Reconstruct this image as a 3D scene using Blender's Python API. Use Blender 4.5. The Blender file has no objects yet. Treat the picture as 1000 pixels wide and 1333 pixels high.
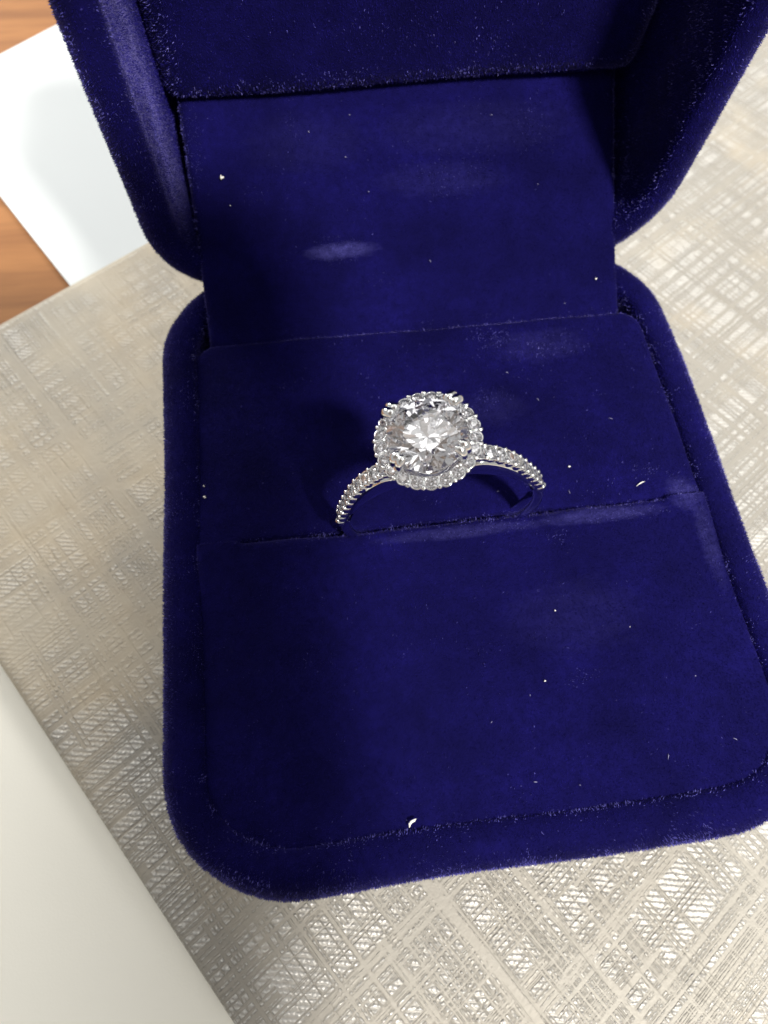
import bpy, bmesh, math, random
import numpy as np
from mathutils import Vector, Matrix

random.seed(4); RNG = np.random.default_rng(4)
S = 0.001                                   # all lengths below are millimetres
scene = bpy.context.scene
COL = scene.collection

# ------------------------------------------------------------------ camera
CAM_ROT = (0.42357, -0.03216, -0.12866)
CAM_LOC = (-12.209, -26.192, 79.920)
F_PX = 880.70                               # focal length in pixels of the 1000 x 1333 photograph
cd = bpy.data.cameras.new('camera'); cam = bpy.data.objects.new('camera', cd); COL.objects.link(cam)
cam.location = [c * S for c in CAM_LOC]; cam.rotation_euler = CAM_ROT
cd.sensor_fit = 'VERTICAL'; cd.sensor_height = 36.0; cd.lens = F_PX / 1333 * 36
cd.clip_start = 0.002; cd.clip_end = 20
cd.dof.use_dof = True; cd.dof.focus_distance = 0.056; cd.dof.aperture_fstop = 44
scene.camera = cam

# ------------------------------------------------------------------ light
w = bpy.data.worlds.new('World'); scene.world = w; w.use_nodes = True
bg = w.node_tree.nodes['Background']; bg.inputs[0].default_value = (1.0, 0.99, 0.96, 1); bg.inputs[1].default_value = 0.41

def lamp(name, to, dist, size, power, col, size_y=None):
    l = bpy.data.lights.new(name, 'AREA'); l.energy = power; l.color = col; l.size = size * S
    if size_y: l.shape = 'RECTANGLE'; l.size_y = size_y * S
    o = bpy.data.objects.new(name, l); COL.objects.link(o)
    d = Vector(to).normalized(); o.location = (Vector((-2, 0, 24)) + d * dist) * S
    o.rotation_euler = d.to_track_quat('Z', 'Y').to_euler()
    return o
KEY = Vector((0.30, -0.52, 0.80)).normalized()
key_lamp = lamp('ceiling_lamp', KEY, 900, 85, 17.0, (1.0, 0.96, 0.90))
lamp('window_light', (0.22, 1.0, 0.62), 1000, 420, 9.0, (1.0, 0.98, 0.95), 300)
lamp('side_fill_light', (-0.62, 0.85, 0.42), 1000, 400, 5.0, (1.0, 0.98, 0.94), 300)  # unseen fill, added to lift the board's left side and the card
# added overhead fill panels, not known fixtures: they brighten and sparkle in the stones
for i in range(22):
    q = 2.39996 * i; rr_ = 0.14 + 0.17 * math.sqrt(i); lamp('sparkle_fill', (rr_ * math.cos(q), rr_ * math.sin(q) - 0.15, 1.0), 1000, 210, 0.21, (1.0, 0.98, 0.95))

scene.view_settings.view_transform = 'Standard'; scene.view_settings.look = 'None'
scene.view_settings.exposure = 0.0; scene.view_settings.gamma = 1.0
cy = scene.cycles
cy.max_bounces = 20; cy.transmission_bounces = 18; cy.glossy_bounces = 10; cy.diffuse_bounces = 4
cy.caustics_reflective = True; cy.caustics_refractive = True; cy.sample_clamp_indirect = 6.0
cy.use_denoising = True

# ------------------------------------------------------------------ helpers
Rm = Matrix.LocRotScale(None, cam.rotation_euler, None).to_3x3()
def px(u, v, n, c):
    """pixel of the photograph -> point (mm) on the plane n.P = c that the thing touches"""
    d = Rm @ Vector(((u - 500) / F_PX, -(v - 666.5) / F_PX, -1)); n = Vector(n); C = Vector(CAM_LOC)
    return C + d * ((c - n.dot(C)) / n.dot(d))

def tag(o, label=None, cat=None, group=None, kind=None):
    if label: o['label'] = label
    if cat: o['category'] = cat
    if group: o['group'] = group
    if kind: o['kind'] = kind
    return o
def empty(name, loc=(0, 0, 0)):
    o = bpy.data.objects.new(name, None); COL.objects.link(o); o.location = [c * S for c in loc]
    o.empty_display_size = 0.005; return o
def mesh(name, V, F, mats, parent=None, smooth=True, mi=None):
    """V in mm"""
    m = bpy.data.meshes.new(name)
    m.from_pydata([tuple(c * S for c in v) for v in V], [], F); m.update()
    for x in (mats if isinstance(mats, (list, tuple)) else [mats]): m.materials.append(x)
    if smooth: m.polygons.foreach_set('use_smooth', [True] * len(m.polygons))
    o = bpy.data.objects.new(name, m); COL.objects.link(o); o.parent = parent
    return o
def inst(name, data, mat, parent):
    o = bpy.data.objects.new(name, data); COL.objects.link(o); o.parent = parent; o.matrix_basis = mat; return o

class NT:
    def __init__(s, name):
        s.m = bpy.data.materials.new(name); s.m.use_nodes = True; s.t = s.m.node_tree
        s.p = s.t.nodes['Principled BSDF']; s.out = s.t.nodes['Material Output']
    def n(s, typ, **kw):
        x = s.t.nodes.new(typ)
        for k, v in kw.items(): setattr(x, k, v)
        return x
    def l(s, a, b): s.t.links.new(a, b)
    def _in(s, sock, v):
        if isinstance(v, (int, float)): sock.default_value = v
        elif isinstance(v, (tuple, list)): sock.default_value = v
        else: s.l(v, sock)
    def M(s, op, a, b=0.0, c=0.0, clamp=False):
        x = s.n('ShaderNodeMath', operation=op); x.use_clamp = clamp
        s._in(x.inputs[0], a); s._in(x.inputs[1], b); s._in(x.inputs[2], c); return x.outputs[0]
    def mix(s, f, a, b):
        x = s.n('ShaderNodeMix', data_type='RGBA'); s._in(x.inputs[0], f); s._in(x.inputs[6], a); s._in(x.inputs[7], b); return x.outputs[2]
    def mixf(s, f, a, b):
        x = s.n('ShaderNodeMix', data_type='FLOAT'); s._in(x.inputs[0], f); s._in(x.inputs[2], a); s._in(x.inputs[3], b); return x.outputs[0]
    def noise(s, vec, scale, detail=2.0, rough=0.5, dim='3D', w=None):
        x = s.n('ShaderNodeTexNoise', noise_dimensions=dim); x.inputs['Scale'].default_value = scale
        x.inputs['Detail'].default_value = detail; x.inputs['Roughness'].default_value = rough
        if dim == '1D': s._in(x.inputs['W'], w)
        else: s.l(vec, x.inputs['Vector'])
        return x.outputs['Fac']
    def ramp(s, f, a, b, c=0.0, d=1.0):
        x = s.n('ShaderNodeMapRange'); x.clamp = True; s._in(x.inputs[0], f)
        for i, v in enumerate((a, b, c, d)): s._in(x.inputs[i + 1], v)
        return x.outputs[0]
    def comb(s, x, y, z=0.0):
        q = s.n('ShaderNodeCombineXYZ'); s._in(q.inputs[0], x); s._in(q.inputs[1], y); s._in(q.inputs[2], z); return q.outputs[0]
    def white(s, x, y):
        q = s.n('ShaderNodeTexWhiteNoise', noise_dimensions='2D'); s.l(s.comb(x, y), q.inputs['Vector']); return q.outputs['Value']
    def coords(s, k=1000.0):
        tc = s.n('ShaderNodeTexCoord'); vm = s.n('ShaderNodeVectorMath', operation='SCALE'); s.l(tc.outputs['Object'], vm.inputs[0])
        vm.inputs['Scale'].default_value = k; sp = s.n('ShaderNodeSeparateXYZ'); s.l(vm.outputs[0], sp.inputs[0])
        return vm.outputs[0], sp.outputs[0], sp.outputs[1], sp.outputs[2]
    def bump(s, h, dist, strength=1.0):
        b = s.n('ShaderNodeBump'); b.inputs['Strength'].default_value = strength; b.inputs['Distance'].default_value = dist * S
        s.l(h, b.inputs['Height']); s.l(b.outputs[0], s.p.inputs['Normal'])

# ------------------------------------------------------------------ materials
def mat_velvet(name, brush=None, fibre=False, side=False):
    m = NT(name); vec, x, y, z = m.coords()
    n1 = m.noise(vec, 0.13, 5, 0.65); n2 = m.noise(vec, 1.3, 3, 0.7)
    nap = m.M('MULTIPLY', m.ramp(n1, 0.33, 0.68), m.ramp(n2, 0.28, 0.66, 0.25, 1.0))
    k = (3.6 if side else 1.15) if fibre else 0.43
    colr = m.mix(nap, (0.0047 * k, 0.0034 * k, 0.067 * k, 1), (0.0105 * k, 0.0078 * k, 0.146 * k, 1)) if not side else m.mix(nap, (0.045, 0.042, 0.21, 1), (0.105, 0.098, 0.36, 1))
    m.l(colr, m.p.inputs['Base Color'])
    m.p.inputs['Roughness'].default_value = 0.42 if fibre else 0.9
    m.p.inputs['Specular IOR Level'].default_value = 0.35 if fibre else 0.05
    if fibre:
        m.p.inputs['Specular Tint'].default_value = (0.55, 0.5, 1.0, 1)
    sw = 0.04 if fibre else m.mixf(nap, 0.22, 0.55)
    if brush:                                # pressed pile and sheen patches, both painted in as paler colour, with ragged outlines
        st = m.n('ShaderNodeMapping'); st.inputs['Scale'].default_value = (0.5, 1.6, 1.6); m.l(vec, st.inputs[0]); n3 = m.noise(st.outputs[0], 0.9, 4, 0.7)
        tot = 0.0
        for cx, cyy, rx, ry, amt in brush:
            a = m.M('DIVIDE', m.M('SUBTRACT', x, cx), rx); b = m.M('DIVIDE', m.M('SUBTRACT', y, cyy), ry)
            d = m.M('ADD', m.M('ADD', m.M('MULTIPLY', a, a), m.M('MULTIPLY', b, b)), m.M('MULTIPLY', m.M('SUBTRACT', n3, 0.5), 1.6))
            tot = m.M('MAXIMUM', tot, m.M('MULTIPLY', m.ramp(d, 1.0, -0.1), amt))
        tot = m.M('MULTIPLY', tot, m.ramp(n2, 0.25, 0.7, 0.35, 1.0))
        m.l(m.mix(tot, colr, (0.075, 0.07, 0.27, 1)), m.p.inputs['Base Color'])
    m._in(m.p.inputs['Sheen Weight'], sw); m.p.inputs['Sheen Roughness'].default_value = 0.28
    m.p.inputs['Sheen Tint'].default_value = (0.34, 0.31, 0.85, 1)
    if not fibre:
        m.bump(m.noise(vec, 5.0, 3, 0.7), 0.12, 0.8)
    return m.m
VEL = mat_velvet('blue_velvet'); FIB = mat_velvet('blue_velvet_pile', fibre=True); FIB2 = mat_velvet('blue_velvet_brushed_sheen_pile', fibre=True, side=True)  # FIB2: paler pile for brushed patches, and sheen painted in along rims and folds

def mat_metal(name, col, rough):
    m = NT(name); vec, x, y, z = m.coords()
    m.p.inputs['Base Color'].default_value = col; m.p.inputs['Metallic'].default_value = 1
    m.l(m.ramp(m.noise(vec, 1.5, 2), 0.3, 0.7, rough * 0.7, rough * 1.4), m.p.inputs['Roughness'])
    return m.m
GOLD = mat_metal('white_gold', (0.91, 0.92, 0.93, 1), 0.08)

def mat_diamond():
    m = NT('diamond'); g = m.n('ShaderNodeBsdfGlass'); g.inputs['IOR'].default_value = 2.417; g.inputs['Roughness'].default_value = 0.0
    g.inputs['Color'].default_value = (0.99, 0.99, 1.0, 1)
    m.l(g.outputs[0], m.out.inputs['Surface']); return m.m
DIA = mat_diamond()

def mat_leatherette():
    """pearly grey cover embossed with an irregular woven plaid (u, v in mm along the board's edges)"""
    m = NT('embossed_leatherette'); vec, u, v, z = m.coords()
    wob = m.noise(vec, 0.5, 2); wob2 = m.noise(vec, 1.6, 2)
    # smooth grooves run both ways at uneven spacing, in long broken segments, and cut the threaded ground into strips and blocks
    su = m.M('ADD', m.M('MULTIPLY', u, 0.76), m.M('MULTIPLY', m.noise(None, 0.36, 3, 0.65, '1D', u), 4.2))
    sv = m.M('ADD', m.M('MULTIPLY', v, 0.95), m.M('MULTIPLY', m.noise(None, 0.31, 3, 0.65, '1D', v), 4.6))
    wb = m.M('MULTIPLY', m.M('SUBTRACT', wob, 0.5), 0.25); su = m.M('ADD', su, wb); sv = m.M('ADD', sv, wb)
    iu = m.M('FLOOR', su); iv = m.M('FLOOR', sv); ru = m.white(iu, 3.3); rv = m.white(7.7, iv)
    ca = m.white(iu, m.M('FLOOR', m.M('ADD', m.M('MULTIPLY', v, 0.09), m.M('MULTIPLY', ru, 9))))
    cb = m.white(m.M('FLOOR', m.M('ADD', m.M('MULTIPLY', u, 0.08), m.M('MULTIPLY', rv, 9))), iv)
    def groove(f, present, w_):
        d = m.M('ABSOLUTE', m.M('SUBTRACT', m.M('FRACT', f), 0.5)); d = m.M('ABSOLUTE', m.M('SUBTRACT', d, 0.25))
        g1 = m.ramp(d, w_ * 0.5, w_, 1.0, 0.0)                          # two fine grooves in each strip
        d2 = m.M('SUBTRACT', 0.5, m.M('ABSOLUTE', m.M('SUBTRACT', m.M('FRACT', f), 0.5)))
        return m.M('MULTIPLY', g1, present), m.ramp(d2, 0.08, 0.2, 1.0, 0.0)
    a1, a2 = groove(su, m.M('GREATER_THAN', ca, 0.5), 0.11); b1, b2 = groove(sv, m.M('GREATER_THAN', cb, 0.38), 0.13)
    ga = m.M('MAXIMUM', a1, m.M('MULTIPLY', a2, m.M('GREATER_THAN', ru, 0.35)))
    gb = m.M('MAXIMUM', b1, m.M('MULTIPLY', b2, m.M('GREATER_THAN', rv, 0.30)))
    keep = m.M('MULTIPLY', m.M('SUBTRACT', 1.0, ga), m.M('SUBTRACT', 1.0, gb))
    t = m.M('ADD', m.M('MULTIPLY', m.M('ADD', u, v), 0.7071), m.M('MULTIPLY', m.M('SUBTRACT', wob2, 0.5), 0.45))
    hat = m.M('ADD', 0.5, m.M('MULTIPLY', m.M('SINE', m.M('MULTIPLY', t, 2 * math.pi / 0.55)), 0.5))
    q = m.M('MULTIPLY', m.M('SUBTRACT', u, v), 0.7071)
    bd = m.M('ADD', 0.75, m.M('MULTIPLY', m.M('SINE', m.M('ADD', m.M('MULTIPLY', q, 2 * math.pi / 0.48), m.M('MULTIPLY', m.M('FLOOR', m.M('DIVIDE', t, 0.55)), 2.4))), 0.25))
    hat = m.M('MULTIPLY', m.M('MULTIPLY', hat, bd), m.ramp(wob2, 0.3, 0.6, 0.6, 1.0))
    h = m.M('MULTIPLY', keep, m.M('ADD', 0.30, m.M('MULTIPLY', hat, 0.70)))
    big = m.M('ADD', m.noise(vec, 0.06, 3, 0.6), m.M('MAXIMUM', m.ramp(v, -45, -95, -0.22, 0.25), m.ramp(u, 55, 95, -0.22, 0.12)))
    flat = m.ramp(big, 0.16, 0.64, 0.24, 1.0)                            # the emboss is worn shallow towards one corner
    h = m.M('MULTIPLY', h, flat)
    h = m.M('ADD', h, m.M('MULTIPLY', m.noise(vec, 1.8, 4, 0.7), 0.30))
    # fine drawn creases along the short direction
    cr = m.n('ShaderNodeMapping'); cr.inputs['Scale'].default_value = (1.1, 0.07, 1); m.l(vec, cr.inputs[0])
    h = m.M('SUBTRACT', h, m.ramp(m.noise(cr.outputs[0], 1.0, 2, 0.6), 0.60, 0.68, 0.0, 0.20))
    fine = m.noise(vec, 0.3, 4, 0.65); tone = m.noise(vec, 0.045, 3, 0.6)
    c = m.mix(m.ramp(fine, 0.3, 0.7), (0.37, 0.305, 0.21, 1), (0.44, 0.38, 0.285, 1))
    c = m.mix(m.ramp(tone, 0.35, 0.7), c, (0.36, 0.325, 0.26, 1))
    c = m.mix(m.M('MULTIPLY', m.ramp(flat, 0.3, 0.95), 0.85), c, (0.236, 0.226, 0.203, 1))  # greyer where the emboss is deep: neutral reflection put into the colour
    c = m.mix(m.M('MULTIPLY', m.ramp(h, 0.25, 1.0), 0.6), c, (0.58, 0.575, 0.56, 1))  # highlights painted onto the raised threads
    m.l(c, m.p.inputs['Base Color'])
    m.l(m.ramp(flat, 0.2, 0.9, 0.12, 0.32), m.p.inputs['Metallic'])
    m.l(m.ramp(h, 0.1, 0.9, 0.58, 0.41), m.p.inputs['Roughness'])
    m.bump(h, 0.16, 1.0)
    return m.m
def mat_paper(name, col):
    m = NT(name); vec, x, y, z = m.coords()
    n = m.noise(vec, 0.06, 3); f = m.noise(vec, 4.0, 3)
    m.l(m.mix(n, tuple(c * 0.97 for c in col) + (1,), tuple(col) + (1,)), m.p.inputs['Base Color'])
    m.p.inputs['Roughness'].default_value = 0.5; m.bump(f, 0.02, 0.5); return m.m
def mat_wood():
    m = NT('oak_veneer'); vec, x, y, z = m.coords()
    mp = m.n('ShaderNodeMapping'); mp.inputs['Rotation'].default_value = (0, 0, math.radians(-2)); mp.inputs['Scale'].default_value = (0.07, 1, 1)
    m.l(vec, mp.inputs[0])
    g1 = m.noise(mp.outputs[0], 0.22, 4, 0.6); g2 = m.noise(mp.outputs[0], 1.4, 3, 0.7)
    f = m.M('ADD', m.M('MULTIPLY', m.ramp(g1, 0.35, 0.65), 0.7), m.M('MULTIPLY', m.ramp(g2, 0.3, 0.7), 0.3))
    m.l(m.mix(f, (0.15, 0.058, 0.016, 1), (0.26, 0.112, 0.034, 1)), m.p.inputs['Base Color'])
    m.p.inputs['Roughness'].default_value = 0.62; m.p.inputs['Specular IOR Level'].default_value = 0.25; m.bump(g2, 0.03, 0.4); return m.m
LEATHER = mat_leatherette(); WOOD = mat_wood()
PAPER = mat_paper('white_paper', (0.50, 0.53, 0.54)); CARD = mat_paper('ivory_card', (0.75, 0.735, 0.66))
def mat_plain(name, col, rough, spec=0.5):
    m = NT(name); vec, *_ = m.coords(); n = m.noise(vec, 3.0, 3)
    m.l(m.mix(n, tuple(c * 0.85 for c in col) + (1,), tuple(col) + (1,)), m.p.inputs['Base Color'])
    m.p.inputs['Roughness'].default_value = rough; m.p.inputs['Specular IOR Level'].default_value = spec; return m.m
FLUFF = mat_plain('dusty_lint', (0.22, 0.21, 0.33), 0.9)
LINT = mat_plain('pale_lint', (0.75, 0.73, 0.68), 0.8)
BLACK = mat_plain('silver_phone_casing', (0.35, 0.35, 0.36), 0.4)
GLASS = mat_plain('dark_screen_glass', (0.008, 0.008, 0.010), 0.15)

# ------------------------------------------------------------------ velvet pile
def napfield(P):
    a = np.stack([np.sin(P[:, 0] * 0.31 + P[:, 1] * 0.13 + 1) + np.sin(P[:, 1] * 0.47 - P[:, 0] * 0.21 + P[:, 2] * .3) + 0.8 * np.sin(P[:, 0] * 1.3 + P[:, 2] * 1.1),
                  np.cos(P[:, 1] * 0.29 - P[:, 0] * 0.17 + 2) + np.sin(P[:, 0] * 0.43 + P[:, 1] * 0.25) + 0.8 * np.sin(P[:, 1] * 1.2 + P[:, 2] * 0.9),
                  np.sin(P[:, 2] * 0.41 + P[:, 0] * 0.23)], 1)
    return a / 2.5
def add_pile(o, density, length=0.22, width=0.042, keep=None, lean=0.45, press=(), edge=None, mottle=0.0):
    """grow short fibres out of the mesh's own faces, into the same mesh (material slot 1)"""
    me = o.data; me.calc_loop_triangles()
    nv = len(me.vertices); V = np.empty(nv * 3); me.vertices.foreach_get('co', V); V = V.reshape(-1, 3) / S
    nt = len(me.loop_triangles); T = np.empty(nt * 3, np.int32); me.loop_triangles.foreach_get('vertices', T); T = T.reshape(-1, 3)
    A, B, C = V[T[:, 0]], V[T[:, 1]], V[T[:, 2]]
    nr = np.cross(B - A, C - A); ar = np.linalg.norm(nr, axis=1) / 2; nr /= (ar[:, None] * 2 + 1e-12)
    wgt = ar.copy()
    if keep is not None: wgt *= keep((A + B + C) / 3, nr)
    n = int(wgt.sum() * density)
    idx = RNG.choice(nt, n, p=wgt / wgt.sum())
    r1, r2 = np.sqrt(RNG.random(n)), RNG.random(n)
    P = A[idx] * (1 - r1)[:, None] + B[idx] * (r1 * (1 - r2))[:, None] + C[idx] * (r1 * r2)[:, None]
    N = nr[idx]
    D = N + napfield(P) * lean + RNG.normal(0, 0.32, (n, 3)); D /= np.linalg.norm(D, axis=1)[:, None]
    bright = np.zeros(n)
    for (cx, cyy, rx, ry, amt) in press:     # patches of pile that were brushed over
        e = ((P[:, 0] - cx) / rx) ** 2 + ((P[:, 1] - cyy) / ry) ** 2
        k = (np.clip(1 - e, 0, 1) * amt * RNG.uniform(0.2, 1, n))[:, None]; bright = np.maximum(bright, np.clip(1 - e, 0, 1) * amt * 1.1)
        D = D * (1 - k) + (N * 0.30 + np.array([0.35, -0.75, -0.55])) * k; D /= np.linalg.norm(D, axis=1)[:, None]
    def blotch(f, ph): return (np.sin(P[:, 0] * f + ph) + np.sin(P[:, 1] * f * 1.13 + 2 * ph + P[:, 0] * f * .4) + np.sin(P[:, 2] * f * .9 - P[:, 1] * f * .5 + 3 * ph) + np.sin((P[:, 0] - P[:, 1] + P[:, 2]) * f * .77 + ph)) / 4
    bl = np.clip(0.45 + 0.9 * blotch(0.9, 1.3) + 0.7 * blotch(2.7, 0.4) + 0.4 * blotch(6.1, 2.2), 0, 1.4)
    if edge is not None: bright = np.maximum(bright, edge(P, N) * bl)  # painted edge sheen: more pale fibres on rims and folds
    bright = np.maximum(bright, mottle * np.clip(bl - 0.35, 0, 1))
    is_b = RNG.random(n) < bright
    W = np.cross(D, RNG.normal(0, 1, (n, 3))); W /= np.linalg.norm(W, axis=1)[:, None] + 1e-9
    width = (width * np.where(is_b, 2.2, 1.0))[:, None]
    L = length * RNG.uniform(0.6, 1.25, n)[:, None]
    p0 = P - N * 0.03 - W * width / 2; p1 = P - N * 0.03 + W * width / 2; p2 = P + D * L
    newV = np.concatenate([V, np.stack([p0, p1, p2], 1).reshape(-1, 3)]) * S
    polys = [tuple(q.vertices) for q in me.polygons]
    m2 = bpy.data.meshes.new(me.name)
    ls = np.array([len(q) for q in polys] + [3] * n, np.int32)
    lv = np.concatenate([np.fromiter((i for q in polys for i in q), np.int32), np.arange(nv, nv + 3 * n, dtype=np.int32)])
    m2.vertices.add(len(newV)); m2.vertices.foreach_set('co', newV.astype(np.float32).ravel())
    m2.loops.add(len(lv)); m2.loops.foreach_set('vertex_index', lv)
    m2.polygons.add(len(ls)); m2.polygons.foreach_set('loop_start', np.concatenate([[0], np.cumsum(ls)[:-1]]).astype(np.int32))
    for x in me.materials: m2.materials.append(x)
    m2.materials.append(FIB); m2.materials.append(FIB2)
    m2.polygons.foreach_set('material_index', np.concatenate([np.zeros(len(polys), np.int32), 1 + is_b.astype(np.int32)]))
    m2.polygons.foreach_set('use_smooth', np.array([True] * len(polys) + [False] * n))
    m2.update(calc_edges=True); m2.validate()
    o.data = m2; bpy.data.meshes.remove(me)

# ------------------------------------------------------------------ table, papers, board
ZB = -3.0                                   # underside of the board; top of the papers
V = [(-260, -230, -3.7), (260, -230, -3.7), (260, 330, -3.7), (-260, 330, -3.7)]
V += [(x, y, -25.) for x, y, _ in V]
t = mesh('wooden_table', V, [(0, 1, 2, 3), (7, 6, 5, 4), (0, 4, 5, 1), (1, 5, 6, 2), (2, 6, 7, 3), (3, 7, 4, 0)], WOOD, smooth=False)
tag(t, 'orange brown wood grain table top under the papers', 'table', kind='structure')

def slab(name, corners, z0, z1, mat, curl=0.0, n=14):
    """thin sheet on a quad of corners, softly uneven"""
    a, b, c, d = [Vector((q[0], q[1], 0)) for q in corners]; o = a.copy(); V = []; F = []
    for j in range(n + 1):
        for i in range(n + 1):
            s_, t_ = i / n, j / n; p = a * (1 - s_) * (1 - t_) + b * s_ * (1 - t_) + c * s_ * t_ + d * (1 - s_) * t_ - o
            V.append((p.x, p.y, z1 + curl * max(0, 1 - ((s_) ** 2 + (t_) ** 2) * 9)))
    k = len(V); V += [(x, y, z - (z1 - z0)) for x, y, z in V]
    for j in range(n):
        for i in range(n):
            q = j * (n + 1) + i; f = (q, q + 1, q + n + 2, q + n + 1); F.append(f); F.append(tuple(x + k for x in reversed(f)))
    rim = [i for i in range(n + 1)] + [(j + 1) * (n + 1) - 1 for j in range(1, n + 1)] + [n * (n + 1) + i for i in range(n - 1, -1, -1)] + [j * (n + 1) for j in range(n - 1, 0, -1)]
    for i in range(len(rim)):
        p, q = rim[i], rim[(i + 1) % len(rim)]; F.append((q, p, p + k, q + k))
    ob = mesh(name, V, F, mat, smooth=False); ob.location = o * S
    return ob
Zax = (0, 0, 1)
c0 = px(83, 361, Zax, -3.2); e1 = (px(0, 255, Zax, -3.2) - c0).normalized(); c0 = c0 - e1 * 9
t0 = px(0, 72, Zax, -3.2); t1 = px(65, 38, Zax, -3.2); e2 = (t1 - t0).normalized()
# top-left corner: where the lower-left edge line meets the top edge line
den = e1.x * e2.y - e1.y * e2.x; dd = t0 - c0; s1 = (dd.x * e2.y - dd.y * e2.x) / den
tl = c0 + e1 * s1; perp = Vector((e1.y, -e1.x, 0))
sheet = slab('paper_sheet', [c0, c0 + perp * 110 , tl + e2 * 110, tl], -3.65, -3.05, PAPER)
tag(sheet, 'bright white paper sheet on the wood, partly under the silver board behind the box lid', 'paper')
d_ = Vector((math.cos(0.5915), math.sin(0.5915), 0)); n_ = Vector((-d_.y, d_.x, 0))
# ivory card under the board's other edge
a = d_ * -125 + n_ * 44; b = d_ * -30 + n_ * 44; c = d_ * -30 - n_ * 110; e = d_ * -125 - n_ * 110
card = slab('paper_card', [e, c, b, a], -3.65, -3.05, CARD)
tag(card, 'plain ivory card showing beyond the long edge of the silver board', 'card')

def board():
    L, Wd, r = 215.0, 250.0, 1.2; org = d_ * -45.8 + n_ * 69.5
    bm = bmesh.new(); prof = [(1.0, ZB), (0.25, ZB + 0.25), (0.0, ZB + 0.9), (0.0, -0.9), (0.25, -0.35), (0.75, -0.08), (1.5, 0.0)]
    loops = []
    for off, z in prof:
        lp = []; rr = 2.0
        for cxs, cys, a0 in ((L - rr, -rr, 0), (rr, -rr, 90), (rr, -Wd + rr, 180), (L - rr, -Wd + rr, 270)):
            for k in range(5):
                t = math.radians(a0 + k * 22.5); q = rr - off
                lp.append(bm.verts.new(((cxs + q * math.cos(t)) * S, (cys + q * math.sin(t)) * S, z * S)))
        loops.append(lp)
    for A, B in zip(loops, loops[1:]):
        for i in range(len(A)): bm.faces.new((A[i], A[(i + 1) % len(A)], B[(i + 1) % len(A)], B[i]))
    bm.faces.new(loops[-1]); bm.faces.new(list(reversed(loops[0])))
    me = bpy.data.meshes.new('leatherette_board'); bm.to_mesh(me); bm.free(); me.materials.append(LEATHER)
    for p in me.polygons: p.use_smooth = len(p.vertices) == 4
    o = bpy.data.objects.new('leatherette_board', me); COL.objects.link(o)
    o.location = org * S; o.rotation_euler = (0, 0, 0.5915)
    return tag(o, 'silver grey embossed plaid leatherette board under the blue ring box', 'board')
board()

# ------------------------------------------------------------------ ring box
BW, BD, BR = 56.0, 62.9, 11.0
box = tag(empty('ring_box', (0, 0, 0)), 'open dark blue velvet ring box with hinged lid standing up', 'ring box')
def rr_loop(w, d, r, off, nc=10, ns=10):
    w, d, r = w / 2 - off, d / 2 - off, max(r - off, 0.4); P = []
    cs = [(w - r, d - r, 0), (-w + r, d - r, 90), (-w + r, -d + r, 180), (w - r, -d + r, 270)]
    for i, (cx, cyy, a0) in enumerate(cs):
        arc = [(cx + r * math.cos(math.radians(a0 + 90 * k / nc)), cyy + r * math.sin(math.radians(a0 + 90 * k / nc))) for k in range(nc + 1)]
        nx, ny, na = cs[(i + 1) % 4]; nxt = (nx + r * math.cos(math.radians(na)), ny + r * math.sin(math.radians(na)))
        P += arc; P += [(arc[-1][0] + (nxt[0] - arc[-1][0]) * k / ns, arc[-1][1] + (nxt[1] - arc[-1][1]) * k / ns) for k in range(1, ns)]
    return P
def shell(name, H, floor_z, xf):
    prof = [(2.2, 0), (0.9, 0.25), (0.2, 0.9), (0, 2.0), (0, H * .3), (0, H * .6), (0, H - 3.2), (0.06, H - 2.4), (0.3, H - 1.5), (0.75, H - 0.8), (1.4, H - 0.3), (2.1, H - 0.15),
            (2.8, H - 0.3), (3.35, H - 0.5), (3.65, H - 0.85), (3.8, H - 1.4), (3.85, (H + floor_z) / 2), (3.9, floor_z)]
    V = []; F = []; n = None
    for off, z in prof:
        lp = rr_loop(BW, BD, BR, off); n = len(lp)
        for i, (x, y) in enumerate(lp):
            wv = 0.12 * math.sin(i * 0.37 + z * .2) + 0.08 * math.sin(i * 0.91)
            q = math.hypot(x, y); V.append((x + x / q * wv, y + y / q * wv, z))
    for k in range(len(prof) - 1):
        for i in range(n):
            j = (i + 1) % n; F.append((k * n + i, k * n + j, (k + 1) * n + j, (k + 1) * n + i))
    F.append(tuple(range((len(prof) - 1) * n, len(prof) * n))); F.append(tuple(reversed(range(n))))
    return mesh(name, [xf(v) for v in V], F, VEL, box)
H1, H2 = 22.0, 19.0
base = shell('base', H1, 12.0, lambda v: v)
la = 1.65175; lu = Vector((0, math.cos(la), math.sin(la))); ln = Vector((0, math.sin(la), -math.cos(la))); lh = Vector((0, 31.6, 21.0)); V0 = -1.2
roll = math.radians(1.2)
def lidxf(v):
    x, y, z = v; vv = y + BD / 2 + V0; x2 = x * math.cos(roll) - (vv - 20) * math.sin(roll) * 0; v2 = vv + x * math.sin(roll)
    return lh + Vector((x2, 0, 0)) + lu * v2 + ln * (H2 - 3 - z)
LID_CEIL = 6.4                              # local height of the lid lining above its outer top
lid = shell('lid', H2, 4.0, lidxf)

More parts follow.
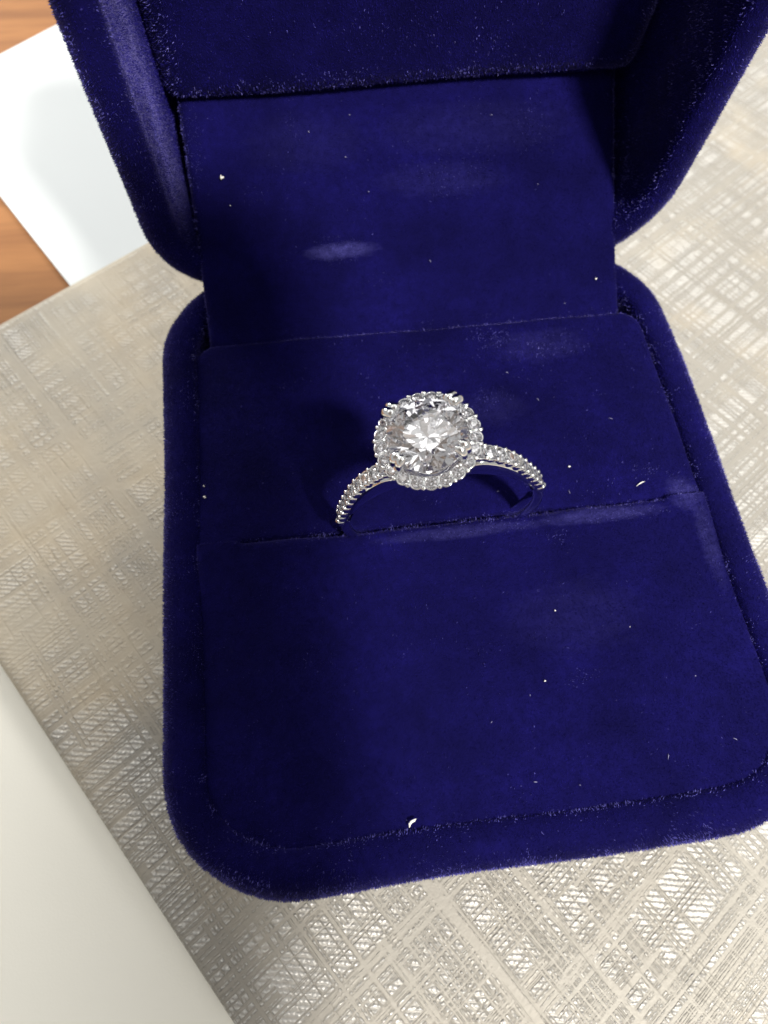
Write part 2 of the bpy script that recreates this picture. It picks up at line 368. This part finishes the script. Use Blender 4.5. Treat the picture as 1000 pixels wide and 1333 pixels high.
def field(name, xs, ys, zf, inside, xf, thick, mat=VEL):
    """soft cushion as a height field over a rounded outline; side skirts go down by thick"""
    nx, ny = len(xs), len(ys); V = []; F = []
    for y in ys:
        for x in xs:
            X, Y = inside(x, y); V.append(xf((X, Y, zf(X, Y))))
    for j in range(ny - 1):
        for i in range(nx - 1):
            q = j * nx + i; F.append((q, q + 1, q + nx + 1, q + nx))
    rim = list(range(nx)) + [j * nx + nx - 1 for j in range(1, ny)] + [(ny - 1) * nx + i for i in range(nx - 2, -1, -1)] + [j * nx for j in range(ny - 2, 0, -1)]
    k = len(V)
    for r in rim:
        j, i = divmod(r, nx); X, Y = inside(xs[i], ys[j]); V.append(xf((X, Y, zf(X, Y) - thick)))
    for i in range(len(rim)):
        j = (i + 1) % len(rim); F.append((rim[j], rim[i], k + i, k + j))
    F.append(tuple(range(k + len(rim) - 1, k - 1, -1)))
    return mesh(name, V, F, mat, box)
def squircle(x0, x1, y0, y1, r0, r1):
    """maps the rectangle grid into an outline with corner radius r0 (low y) and r1 (high y)"""
    def f(x, y):
        def half(yy):
            if yy < y0 + r0: t = y0 + r0 - yy; return r0 - math.sqrt(max(r0 * r0 - t * t, 0))
            if yy > y1 - r1: t = yy - (y1 - r1); return r1 - math.sqrt(max(r1 * r1 - t * t, 0))
            return 0
        cx = (x0 + x1) / 2; hw = (x1 - x0) / 2; k = (hw - half(y)) / hw
        return cx + (x - cx) * k, y
    return f
def edge_dist(x, y, x0, x1, y0, y1, r0, r1):
    r = r0 if y < (y0 + y1) / 2 else r1
    qx = abs(x - (x0 + x1) / 2) - (x1 - x0) / 2 + r; qy = abs(y - (y0 + y1) / 2) - (y1 - y0) / 2 + r
    return -(min(max(qx, qy), 0) + math.hypot(max(qx, 0), max(qy, 0)) - r)
def fillet(d, r):
    if d >= r: return 0.0
    t = r - max(d, 0); return r - math.sqrt(max(r * r - t * t, 0))
def dense(a, b, n, extra=()):
    s = set(round(a + (b - a) * i / n, 4) for i in range(n + 1)) | set(round(e, 4) for e in extra if a < e < b)
    return sorted(s)
IX0, IX1, IY0, IY1 = -24.55, 24.45, -28.15, 21.3
SLY = -1.75
def zins(x, y):
    d = edge_dist(x, y, IX0, IX1, IY0, IY1, 7.0, 2.5)
    z = 21.1 - fillet(d, 0.5)
    z += 0.14 * math.sin(x * .23 + 1) * math.cos(y * .19) + 0.06 * math.sin(x * .7 + y * .5)
    if y < SLY: z += 0.6 * max(0, 1 - (SLY - y) / 7)           # the front lip stands a little proud
    ax = 20.9 - abs(x + 0.1)
    if ax > -1:
        ds = abs(y - SLY); k = min(1, max(0, ax / 0.8))
        near = min(1, max(0, (13.5 - abs(x + 2.1)) / 3)); hw = 0.06 + 0.19 * near
        if ds < hw: z -= 7.0 * k
        else: z -= fillet(ds - hw, 0.8 if y < SLY else 0.5) * k
    return z
exy = [SLY + s * q for s in (-1, 1) for q in (0.03, 0.06, 0.08, 0.12, 0.18, 0.24, 0.26, 0.33, 0.42, 0.55, 0.7, 0.87, 1.1, 1.34)]
exe = [e for q in (0.05, 0.2, 0.45, 0.8, 1.2, 1.6) for e in (IX0 + q, IX1 - q)]
eye = [e for q in (0.05, 0.2, 0.45, 0.8, 1.2, 1.6) for e in (IY0 + q, IY1 - q)]
ins = field('cushion_insert', dense(IX0, IX1, 48, exe + [-21, -20.6, -20.2, 20.8, 20.4, 20.0]), dense(IY0, IY1, 48, exy + eye), zins, squircle(IX0, IX1, IY0, IY1, 7.0, 2.5), lambda v: v, 7.5)

# hinge flap: velvet sheet rising from behind the cushion into the lid
FL = [(20.6, 19.6), (21.3, 20.6), (22.0, 21.25), (23.5, 22.1), (26.0, 23.5), (29.0, 25.5), (32.0, 27.7), (35.0, 30.0), (38.0, 32.4), (40.5, 34.5), (41.8, 35.8)]
def flap():
    pts = [Vector((0, y, z)) for y, z in FL]; dl = []
    for a, b in zip(pts, pts[1:]):
        for k in range(4): dl.append(a.lerp(b, k / 4))
    dl.append(pts[-1]); acc = [0]
    for a, b in zip(dl, dl[1:]): acc.append(acc[-1] + (b - a).length)
    x0, x1 = -22.9, 22.6; xs = dense(x0, x1, 40, [e for q in (.05, .2, .45, .8) for e in (x0 + q, x1 - q)]); V = []; F = []
    for i, p in enumerate(dl):
        q = dl[min(i + 1, len(dl) - 1)] - dl[max(i - 1, 0)]; q.normalize(); nr = Vector((0, -q.z, q.y))
        for x in xs:
            e = fillet(min(x - x0, x1 - x), 0.8)
            V.append(Vector((x, 0, 0)) + p + nr * (0.13 * math.sin(x * .21 + i * .11) * math.sin(i * .09) - e))
    nx = len(xs); ny = len(dl)
    for j in range(ny - 1):
        for i in range(nx - 1):
            q = j * nx + i; F.append((q, q + 1, q + nx + 1, q + nx))
    k = len(V); V += [v + Vector((0, 0.6, -0.8)) for v in V]
    F += [tuple(x + k for x in reversed(f)) for f in F]
    rim = list(range(nx)) + [j * nx + nx - 1 for j in range(1, ny)] + [(ny - 1) * nx + i for i in range(nx - 2, -1, -1)] + [j * nx for j in range(ny - 2, 0, -1)]
    for i in range(len(rim)):
        p, q = rim[i], rim[(i + 1) % len(rim)]; F.append((q, p, p + k, q + k))
    return V, F
fv, ff = flap()
# the pressed patch, in the box's coordinates
fa = math.atan2(34.5 - 21.25, 40.5 - 22.0); fn = (0, -math.sin(fa), math.cos(fa)); fc = Vector(fn).dot(Vector((0, 30.5, 26.6)))
def patch(u, v, rx, ry, amt, plane): q = px(u, v, *plane); return (q.x, q.y, rx, ry, amt)
FP = (fn, fc); IP = (Zax, 21.1)
VELF = mat_velvet('blue_velvet_flap', brush=[patch(445, 327, 4.4, 0.8, 0.42, FP), patch(575, 235, 8.0, 1.6, 0.06, FP), patch(620, 170, 12.0, 2.2, 0.05, FP), patch(400, 190, 7.0, 2.6, 0.04, FP)])
VELI = mat_velvet('blue_velvet_insert', brush=[patch(780, 672, 7.0, 0.9, 0.28, IP), patch(600, 695, 9.0, 0.7, 0.22, IP), patch(890, 645, 2.0, 2.2, 0.25, IP), patch(700, 450, 6.0, 2.5, 0.10, IP), patch(920, 700, 1.0, 6.0, 0.16, IP), patch(640, 530, 4.0, 2.5, 0.07, IP), patch(750, 800, 7.0, 4.0, 0.05, IP)])
ins.data.materials[0] = VELI
flp = mesh('lining_flap', fv, ff, VELF, box)

# lid lining: padded panel deep in the lid, its rounded lower edge resting on the flap
CX0, CX1 = -24.1, 24.1
CY0 = 13.2 - BD / 2 - V0; CY1 = BD / 2 - 3.9
def zceil(x, y):
    d = min(edge_dist(x, y, CX0, CX1, CY0, CY1, 2.0, 7.0), 99)
    return 7.1 - fillet(d, 3.0) + 0.2 * math.sin(x * .17 + .4) * math.sin(y * .2 + 1)
cex = [e for q in (0.05, 0.2, 0.5, 0.9, 1.4, 2.0, 2.6) for e in (CX0 + q, CX1 - q)]; cey = [e for q in (0.05, 0.2, 0.5, 0.9, 1.4, 2.0, 2.6) for e in (CY0 + q, CY1 - q)]
ceil = field('lid_cushion', dense(CX0, CX1, 40, cex), dense(CY0, CY1, 40, cey), zceil, squircle(CX0, CX1, CY0, CY1, 2.0, 7.0), lidxf, 2.0)

toward = np.array([-0.1, -0.35, 0.93])
vis = lambda P, N: (N @ toward > -0.35).astype(float)
add_pile(base, 48, mottle=0.09, edge=lambda P, N: 0.85 * (P[:, 2] > 17) * np.clip(1.15 - N[:, 2] ** 2, 0, 1), keep=lambda P, N: vis(P, N) * (P[:, 2] > 13))

add_pile(flp, 42, length=0.22, mottle=0.05, edge=lambda P, N: 0.5 * (np.abs(N[:, 0]) > 0.25) + 0.25 * (P[:, 1] < 22.2), press=[patch(442, 327, 3.2, 1.5, 1.0, FP), patch(425, 326, 2.0, 1.0, 0.8, FP), patch(575, 230, 3.0, 2.4, 0.55, FP), patch(620, 215, 2.6, 2.0, 0.5, FP), patch(380, 175, 1.0, 1.6, 0.5, FP),
    patch(330, 255, 1.8, 1.0, 0.4, FP), patch(700, 190, 3.0, 1.6, 0.45, FP), patch(255, 190, 1.0, 4.0, 0.6, FP), patch(495, 365, 1.4, 0.9, 0.4, FP), patch(690, 160, 2.0, 1.5, 0.4, FP)], keep=lambda P, N: (N @ toward > 0.2).astype(float))
add_pile(lid, 45, mottle=0.09, edge=lambda P, N: 0.42 * (N[:, 1] < 0) * np.clip(1.1 - N[:, 1] ** 2, 0, 1), keep=lambda P, N: (N[:, 1] < 0.25).astype(float))
add_pile(ceil, 36, length=0.22, mottle=0.05, edge=lambda P, N: 0.32 * ((N[:, 2] < -0.12) | (np.abs(N[:, 0]) > 0.2)), keep=lambda P, N: (N[:, 1] < 0.3).astype(float))

add_pile(ins, 42, length=0.22, mottle=0.05, edge=lambda P, N: 0.42 * ((N[:, 2] < 0.93) & (P[:, 2] > 19.5)) * ~((np.abs(P[:, 1] - SLY) < 0.2)), keep=vis, press=[patch(725, 450, 4.0, 2.2, 0.35, IP), patch(640, 440, 3.5, 1.6, 0.3, IP), patch(800, 672, 6.0, 0.9, 0.8, IP), patch(600, 694, 9.0, 0.8, 0.7, IP), patch(890, 640, 1.6, 2.4, 0.7, IP), patch(915, 690, 0.9, 5.0, 0.6, IP),
    patch(725, 700, 1.2, 1.0, 0.5, IP), patch(640, 520, 3.0, 2.0, 0.3, IP), patch(840, 610, 2.0, 1.0, 0.5, IP), patch(760, 880, 2.5, 1.0, 0.25, IP)])
# ------------------------------------------------------------------ ring
ring = tag(empty('diamond_ring'), 'white gold halo ring with round diamond and stone set shoulders in the box slot', 'ring')
ring.matrix_basis = Matrix.Translation(Vector((-2.148, SLY - 0.05, 24.663)) * S) @ Matrix.Rotation(0.038, 4, 'X') @ Matrix.Rotation(-0.182, 4, 'Y')
HH = 13.55                                  # height of the halo above the centre of the finger hole

def brilliant(R):
    hc, hp, gt = 0.302, 0.86, 0.05; V = []; F = []
    pol = lambda r, a, z: (R * r * math.cos(math.radians(a)), R * r * math.sin(math.radians(a)), R * z)
    T = [len(V) + k for k in range(8)]; V += [pol(0.56, k * 45, hc) for k in range(8)]
    rs = 0.80; zs = hc * (1 - (rs * math.cos(math.radians(22.5)) - 0.56) / 0.44)
    Sx = [len(V) + k for k in range(8)]; V += [pol(rs, k * 45 + 22.5, zs) for k in range(8)]
    G = [len(V) + k for k in range(16)]; V += [pol(1, k * 22.5, 0) for k in range(16)]
    L = [len(V) + k for k in range(16)]; V += [pol(1, k * 22.5, -gt) for k in range(16)]
    rp = 0.24; zp = -gt - hp * (1 - rp * math.cos(math.radians(22.5)))
    P = [len(V) + k for k in range(8)]; V += [pol(rp, k * 45 + 22.5, zp) for k in range(8)]
    K = len(V); V.append((0, 0, -(gt + hp) * R))
    F.append(tuple(T))
    for k in range(8):
        k1 = (k + 1) % 8; km = (k - 1) % 8
        F += [(T[k], Sx[k], T[k1]), (T[k], Sx[km], G[2 * k], Sx[k]), (Sx[k], G[2 * k], G[2 * k + 1]), (Sx[k], G[2 * k + 1], G[(2 * k + 2) % 16])]
        F += [(L[2 * k], P[k], L[2 * k + 1]), (L[2 * k + 1], P[k], L[(2 * k + 2) % 16]), (L[2 * k], P[km], K, P[k])]
    for j in range(16): F.append((G[j], L[j], L[(j + 1) % 16], G[(j + 1) % 16]))
    bm = bmesh.new(); vs = [bm.verts.new([c * S for c in v]) for v in V]
    for f in F: bm.faces.new([vs[i] for i in f])
    bmesh.ops.recalc_face_normals(bm, faces=bm.faces)
    me = bpy.data.meshes.new('brilliant'); bm.to_mesh(me); bm.free(); me.materials.append(DIA); return me

def lathe_mesh(name, prof, n=24, mat=GOLD, closed=False):
    V = []; F = []
    for r, z in prof:
        for k in range(n):
            a = 2 * math.pi * k / n; V.append((r * math.cos(a) * S, r * math.sin(a) * S, z * S))
    m = len(prof)
    for j in range(m if closed else m - 1):
        for k in range(n):
            k1 = (k + 1) % n; j1 = (j + 1) % m; F.append((j * n + k, j * n + k1, j1 * n + k1, j1 * n + k))
    me = bpy.data.meshes.new(name); me.from_pydata(V, [], F); me.materials.append(mat)
    me.polygons.foreach_set('use_smooth', [True] * len(me.polygons)); me.update(); return me
def tube(path, radii, n=10):
    """tapered wire through points (mm), closed with round ends"""
    P = [Vector(p) for p in path]; V = []; F = []
    for i, p in enumerate(P):
        t = (P[min(i + 1, len(P) - 1)] - P[max(i - 1, 0)]).normalized()
        a = t.orthogonal().normalized() if i == 0 else (a - t * a.dot(t)).normalized()
        b = t.cross(a)
        for k in range(n):
            q = 2 * math.pi * k / n; V.append(p + (a * math.cos(q) + b * math.sin(q)) * radii[i])
    for i in range(len(P) - 1):
        for k in range(n):
            k1 = (k + 1) % n; F.append((i * n + k, i * n + k1, (i + 1) * n + k1, (i + 1) * n + k))
    F.append(tuple(reversed(range(n)))); F.append(tuple(range((len(P) - 1) * n, len(P) * n)))
    return V, F
def capped(path, r0, r1, n=10):
    """wire with a domed tip"""
    P = [Vector(p) for p in path]; m = len(P); rad = [r0 + (r1 - r0) * i / (m - 1) for i in range(m)]
    t = (P[-1] - P[-2]).normalized()
    for q in (0.35, 0.7, 0.92, 1.0): P.append(Vector(path[-1]) + t * r1 * q); rad.append(r1 * math.sqrt(max(1 - q * q, 0.0004)))
    return tube(P, rad, n)

# band: flat sided, low and plain below, rising to the head as cathedral shoulders
def outer_r(a):                             # a: degrees from the ring's own horizontal
    s = min(max((a - 25) / 50.0, 0), 1); return 9.15 + 1.6 * s * s * (3 - 2 * s)
def band():
    V = []; F = []; n = 144; m = 12
    for k in range(n):
        a = 360 * k / n; aa = a if a <= 180 else 360 - a; up = a <= 180
        ang = min(aa, 180 - aa) if up else -1
        ro = outer_r(ang) - (0.42 if ang > 14 else 0.42 * max(0, (ang - 2) / 12) if ang > 2 else 0); ri = 8.15
        if ang > 68: ro = outer_r(68) - 0.42 - (ang - 68) / 22 * 1.2
        hw = 0.78
        sec = [(ri, -hw + .3), (ri + .12, -hw + .05), (ri + .3, -hw), (ro - .3, -hw), (ro - .1, -hw + .07), (ro, -hw + .28),
               (ro, hw - .28), (ro - .1, hw - .07), (ro - .3, hw), (ri + .3, hw), (ri + .12, hw - .05), (ri, hw - .3)]
        c, s = math.cos(math.radians(a)), math.sin(math.radians(a))
        for r, y in sec: V.append((r * c, y, r * s))
    for k in range(n):
        k1 = (k + 1) % n
        for j in range(m):
            j1 = (j + 1) % m; F.append((k * m + j, k * m + j1, k1 * m + j1, k1 * m + j))
    o = mesh('band', V, F, GOLD, ring); return o
bnd = band()
for p in bnd.data.polygons: p.use_smooth = True
small = brilliant(0.44); pave = brilliant(0.54)
collet = lathe_mesh('collet', [(0.42, -0.55), (0.62, -0.50), (0.66, -0.2), (0.64, 0.0), (0.58, 0.10), (0.51, 0.06), (0.49, -0.05), (0.44, -0.30)], 20)
bead = lathe_mesh('bead', [(0.001, 0.21), (0.08, 0.195), (0.15, 0.145), (0.19, 0.07), (0.20, -0.02), (0.19, -0.30)], 12)
def frame(pos, up, fwd=Vector((0, 1, 0))):
    up = Vector(up).normalized(); xx = fwd.cross(up).normalized(); yy = up.cross(xx)
    M = Matrix((xx, yy, up)).transposed().to_4x4(); M.translation = Vector(pos) * S; return M
NSH = 11
for side in (1, -1):
    angs = []; a = 9.0
    while len(angs) < NSH: angs.append(a); a += math.degrees(1.02 / outer_r(a))
    pos = []
    for a in angs:
        r = outer_r(a); p = Vector((side * r * math.cos(math.radians(a)), 0, r * math.sin(math.radians(a))))
        e = 0.5; q = Vector((side * outer_r(a + e) * math.cos(math.radians(a + e)), 0, outer_r(a + e) * math.sin(math.radians(a + e)))) - p
        q.normalize(); nr = Vector((q.z, 0, -q.x)) * side; nr = nr if nr.dot(p) > 0 else -nr
        pos.append((p, nr, q))
    for p, nr, q in pos:
        tw = Matrix.Rotation(random.uniform(0, 0.7), 4, 'Z')
        inst('shoulder_diamond', pave, frame(p + nr * 0.02, nr) @ tw, bnd)
        inst('collet', collet, frame(p - nr * 0.04, nr) @ Matrix.Diagonal((1.08, 1.08, 1.1, 1)), bnd)
    for i in range(len(pos) - 1):
        (p, nr, q), (p2, nr2, _) = pos[i], pos[i + 1]; mid = (p + p2) / 2; nm = (nr + nr2).normalized()
        for s in (-1, 1): inst('bead', bead, frame(mid + nm * 0.07 + Vector((0, s * 0.50, 0)), nm) @ Matrix.Diagonal((1.2, 1.2, 0.9, 1)), bnd)
    # small tail where the stone setting ends on the plain band
    p, nr, q = pos[0]
    Vt, Ft = capped([p - q * 0.35 + nr * 0.05, p - q * 0.75 - nr * 0.0, p - q * 1.15 - nr * 0.12], 0.30, 0.12)
    mesh('tail', Vt, Ft, GOLD, bnd)

# head: halo plate, stones, basket, claws, centre stone
NH = 21; RHALO = 3.44
halo = mesh('halo', [], [], GOLD, ring)
halo.data = lathe_mesh('halo', [(3.60, -0.62), (3.68, -0.60), (3.74, -0.40), (3.76, -0.18), (3.72, -0.10), (3.64, -0.10), (3.60, -0.18), (3.57, -0.40)], 72, closed=True)
rail = inst('inner_rail', lathe_mesh('inner_rail', [(2.72, -0.60), (2.95, -0.60), (3.00, -0.30), (2.98, -0.02), (2.92, 0.04), (2.80, 0.0), (2.74, -0.2)], 72, closed=True), Matrix.Identity(4), halo)
halo.matrix_basis = Matrix.Translation((0, 0, HH * S))
for k in range(NH):
    a = 2 * math.pi * (k + 0.5) / NH; c, s = math.cos(a), math.sin(a)
    up = Vector((c * 0.22, s * 0.22, 1))
    inst('halo_diamond', small, frame((RHALO * c, RHALO * s, 0.10), up, Vector((-s, c, 0))) @ Matrix.Rotation(random.uniform(0, .7), 4, 'Z'), halo)
    inst('collet', collet, frame((RHALO * c, RHALO * s, 0.06), up, Vector((-s, c, 0))) @ Matrix.Diagonal((0.83, 0.83, 0.8, 1)), halo)
    b = 2 * math.pi * k / NH
    for r in (3.80, 3.08): inst('bead', bead, frame((r * math.cos(b), r * math.sin(b), 0.12), (math.cos(b) * .2, math.sin(b) * .2, 1), Vector((-math.sin(b), math.cos(b), 0))) @ Matrix.Diagonal((.95, .95, .6, 1)), halo)
RC = 2.92; GZ = HH + 0.80
cst = inst('centre_diamond', brilliant(RC), Matrix.Translation((0, 0, GZ * S)) @ Matrix.Rotation(math.radians(9), 4, 'Z'), ring)
cst['label'] = 'large round brilliant cut centre diamond'
bas = mesh('basket_rail', [], [], GOLD, ring)
bas.data = lathe_mesh('basket_rail', [(1.95 + .24 * math.cos(t), .24 * math.sin(t)) for t in [2 * math.pi * i / 10 for i in range(10)]], 48, closed=True)
bas.matrix_basis = Matrix.Translation((0, 0, (HH - 2.4) * S))
for a in (41, 139, 221, 319):
    t = math.radians(a); c, s = math.cos(t), math.sin(t)
    path = [(1.2 * c, 0.4 * s, HH - 4.6), (1.55 * c, 1.3 * s, HH - 3.4), (1.95 * c, 1.95 * s, HH - 2.4), (2.55 * c, 2.55 * s, HH - 0.9), (3.00 * c, 3.00 * s, HH + 0.1), (3.10 * c, 3.10 * s, HH + 0.9)]
    Vp, Fp = tube(path, [0.34, 0.34, 0.36, 0.38, 0.40, 0.40]); pr = mesh('prong', Vp, Fp, GOLD, ring)
    for q in (-1, 1):
        tx, ty = -s * 0.26 * q, c * 0.26 * q
        pth = [(3.08 * c + tx, 3.08 * s + ty, HH + 0.45), (3.18 * c + tx, 3.18 * s + ty, HH + 1.1), (3.16 * c + tx, 3.16 * s + ty, HH + 1.55), (3.02 * c + tx, 3.02 * s + ty, HH + 1.78), (2.80 * c + tx * .9, 2.80 * s + ty * .9, HH + 1.80)]
        Vp, Fp = capped(pth, *((0.45, 0.45) if a < 180 else (0.34, 0.32))); mesh('claw', Vp, Fp, GOLD, pr)
# small leaf-shaped gallery pieces under the halo on both sides
for side in (-1, 1):
    Vp, Fp = capped([(side * 1.9, -1.0, HH - 2.3), (side * 2.5, -1.55, HH - 1.7), (side * 3.0, -1.75, HH - 1.0), (side * 3.15, -1.7, HH - 0.5)], 0.10, 0.34)
    mesh('gallery_leaf', Vp, Fp, GOLD, ring)

# ------------------------------------------------------------------ lint on the velvet
def lint(pxl, plane, r, label, curve=None, mat=None):
    p = px(*pxl, *plane); loc = p
    n = 5; base_r = r
    if curve: pts = [Vector(q) for q in curve]
    else: pts = [Vector((random.uniform(-.5, .5), random.uniform(-.5, .5), 0)) * r * 1.3 + Vector((i - 1.5, (i % 2) * .5, 0.3)) * r * 0.55 for i in range(4)]
    Vl, Fl = tube(pts, [base_r * q for q in ([0.35] + [1.0] * (len(pts) - 2) + [0.4])], 8)
    o = mesh('lint', Vl, Fl, mat or LINT); o.location = loc * S
    return tag(o, label, 'lint', 'lint specks on the velvet')
PI_ = (Zax, 21.15); PF = (fn, fc + 0.45)
lint((289, 231), PF, 0.20, 'largest white lint speck on the sloping blue flap inside the lid')
lint((300, 268), PF, 0.07, 'tiny grey lint speck below the big one on the sloping flap')
lint((776, 363), PF, 0.10, 'pale lint speck near the right edge of the sloping flap by the hinge')
lint((267, 647), PI_, 0.14, 'white lint speck at the cushion edge left of the ring')
lint((265, 633), PI_, 0.09, 'small faint lint speck beside the white one at the cushion edge')
lint((537, 1072), (Zax, 21.4), 0.11, 'short curled white lint thread at the front edge of the cushion', [(-.28, -.26, 0), (-.22, -.02, .06), (-.06, .13, .08), (.16, .2, .06), (.34, .3, 0)])
lint((709, 887), PI_, 0.10, 'white lint speck alone on the wide front cushion')
lint((820, 816), PI_, 0.10, 'pale lint speck on the front cushion toward the right rim')
lint((723, 795), PI_, 0.07, 'faint lint speck on the front cushion between two brighter ones')
lint((741, 607), PI_, 0.09, 'small lint speck on the back cushion just beyond the ring shoulder')
lint((834, 630), PI_, 0.05, 'fine straight pale fibre on the back cushion by the slot end', [(-.5, -.2, 0), (-.15, 0, .08), (.2, .14, .1), (.5, .22, 0)])
lint((967, 738), (Zax, 21.0), 0.06, 'fine curved fibre sticking out on the right velvet rim', [(-.6, .6, 0), (-.3, .1, .3), (.1, -.1, .4), (.5, -.15, .2)])

for (u, v, pl) in ((741, 640, PI_), (776, 695, PI_), (735, 706, PI_), (648, 640, PI_), (690, 905, PI_), (640, 940, PI_), (755, 1022, PI_), (697, 1018, PI_), (870, 985, PI_), (957, 962, PI_), (905, 880, PI_), (795, 545, PI_), (700, 520, PI_), (660, 485, PI_),
                   (402, 172, PF), (455, 150, PF), (640, 150, PF), (450, 205, PF), (700, 240, PF), (560, 340, PF), (735, 395, PF), (480, 250, PF)):
    a_ = random.uniform(0, 3.14); L_ = random.uniform(0.08, 0.25); c_, s_ = math.cos(a_) * L_, math.sin(a_) * L_
    lint((u, v), pl, random.uniform(0.02, 0.04), 'faint tiny lint fibre sunk in the pile of the ' + ('sloping flap' if pl is PF else 'back cushion behind the slot' if v < 660 else 'front cushion'), [(-c_, -s_, 0), (-c_ * .3, -s_ * .1, .06), (c_ * .4, s_ * .3, .06), (c_, s_, 0)], FLUFF)
# ------------------------------------------------------------------ the phone that took the picture (its shadow falls over the box)
def phone():
    pc = Vector((-8.2, 31.0, 27.5)); corner = pc + (key_lamp.location / S - pc) * 0.086
    W_, L_, T_, r = 78.0, 160.0, 8.0, 12.0
    root = empty('smartphone'); M = Matrix.Identity(3)
    xa = Vector((1, 0, 0)); ya = Vector((0, 1, 0)); za = Vector((0, 0, 1))
    cen = corner - xa * W_ / 2 - ya * L_ / 2
    root.location = cen * S
    def rp(off, z): return [Vector((x, y, z)) for x, y in [((p[0]), (p[1])) for p in rr2(W_ - 2 * off, L_ - 2 * off, r - off)]]
    def rr2(w_, l_, rr):
        out = []
        for cx, cyy, a0 in ((w_ / 2 - rr, l_ / 2 - rr, 0), (-w_ / 2 + rr, l_ / 2 - rr, 90), (-w_ / 2 + rr, -l_ / 2 + rr, 180), (w_ / 2 - rr, -l_ / 2 + rr, 270)):
            out += [(cx + rr * math.cos(math.radians(a0 + k * 15)), cyy + rr * math.sin(math.radians(a0 + k * 15))) for k in range(7)]
        return out
    lay = [(1.2, 0), (0.2, 0.8), (0, 2), (0, T_ - 2), (0.2, T_ - .8), (1.2, T_)]
    V = []; F = []
    for off, z in lay: V += rp(off, z)
    n = 28
    for k in range(len(lay) - 1):
        for i in range(n): F.append((k * n + i, k * n + (i + 1) % n, (k + 1) * n + (i + 1) % n, (k + 1) * n + i))
    F.append(tuple(reversed(range(n)))); F.append(tuple(range((len(lay) - 1) * n, len(lay) * n)))
    mesh('casing', V, F, BLACK, root, smooth=False)
    A = rp(2.5, T_ + 0.05); B = rp(2.5, T_ + 0.4); mesh('screen', A + B, [tuple(range(n, 2 * n))] + [(i, (i + 1) % n, n + (i + 1) % n, n + i) for i in range(n)], GLASS, root, smooth=False)
    for x, y in ((W_ / 2 - 14, L_ / 2 - 14), (W_ / 2 - 14, L_ / 2 - 32), (W_ / 2 - 30, L_ / 2 - 23)):
        me = lathe_mesh('camera_lens', [(0.01, -1.6), (4.5, -1.6), (6.5, -2.0), (6.8, -1.6), (6.8, 0.2)], 28, GLASS); inst('camera_lens', me, Matrix.Translation((x * S, y * S, 0)), root)
    tag(root, 'silver smartphone held flat above the ring box, throwing a shadow on it', 'phone')
phone()
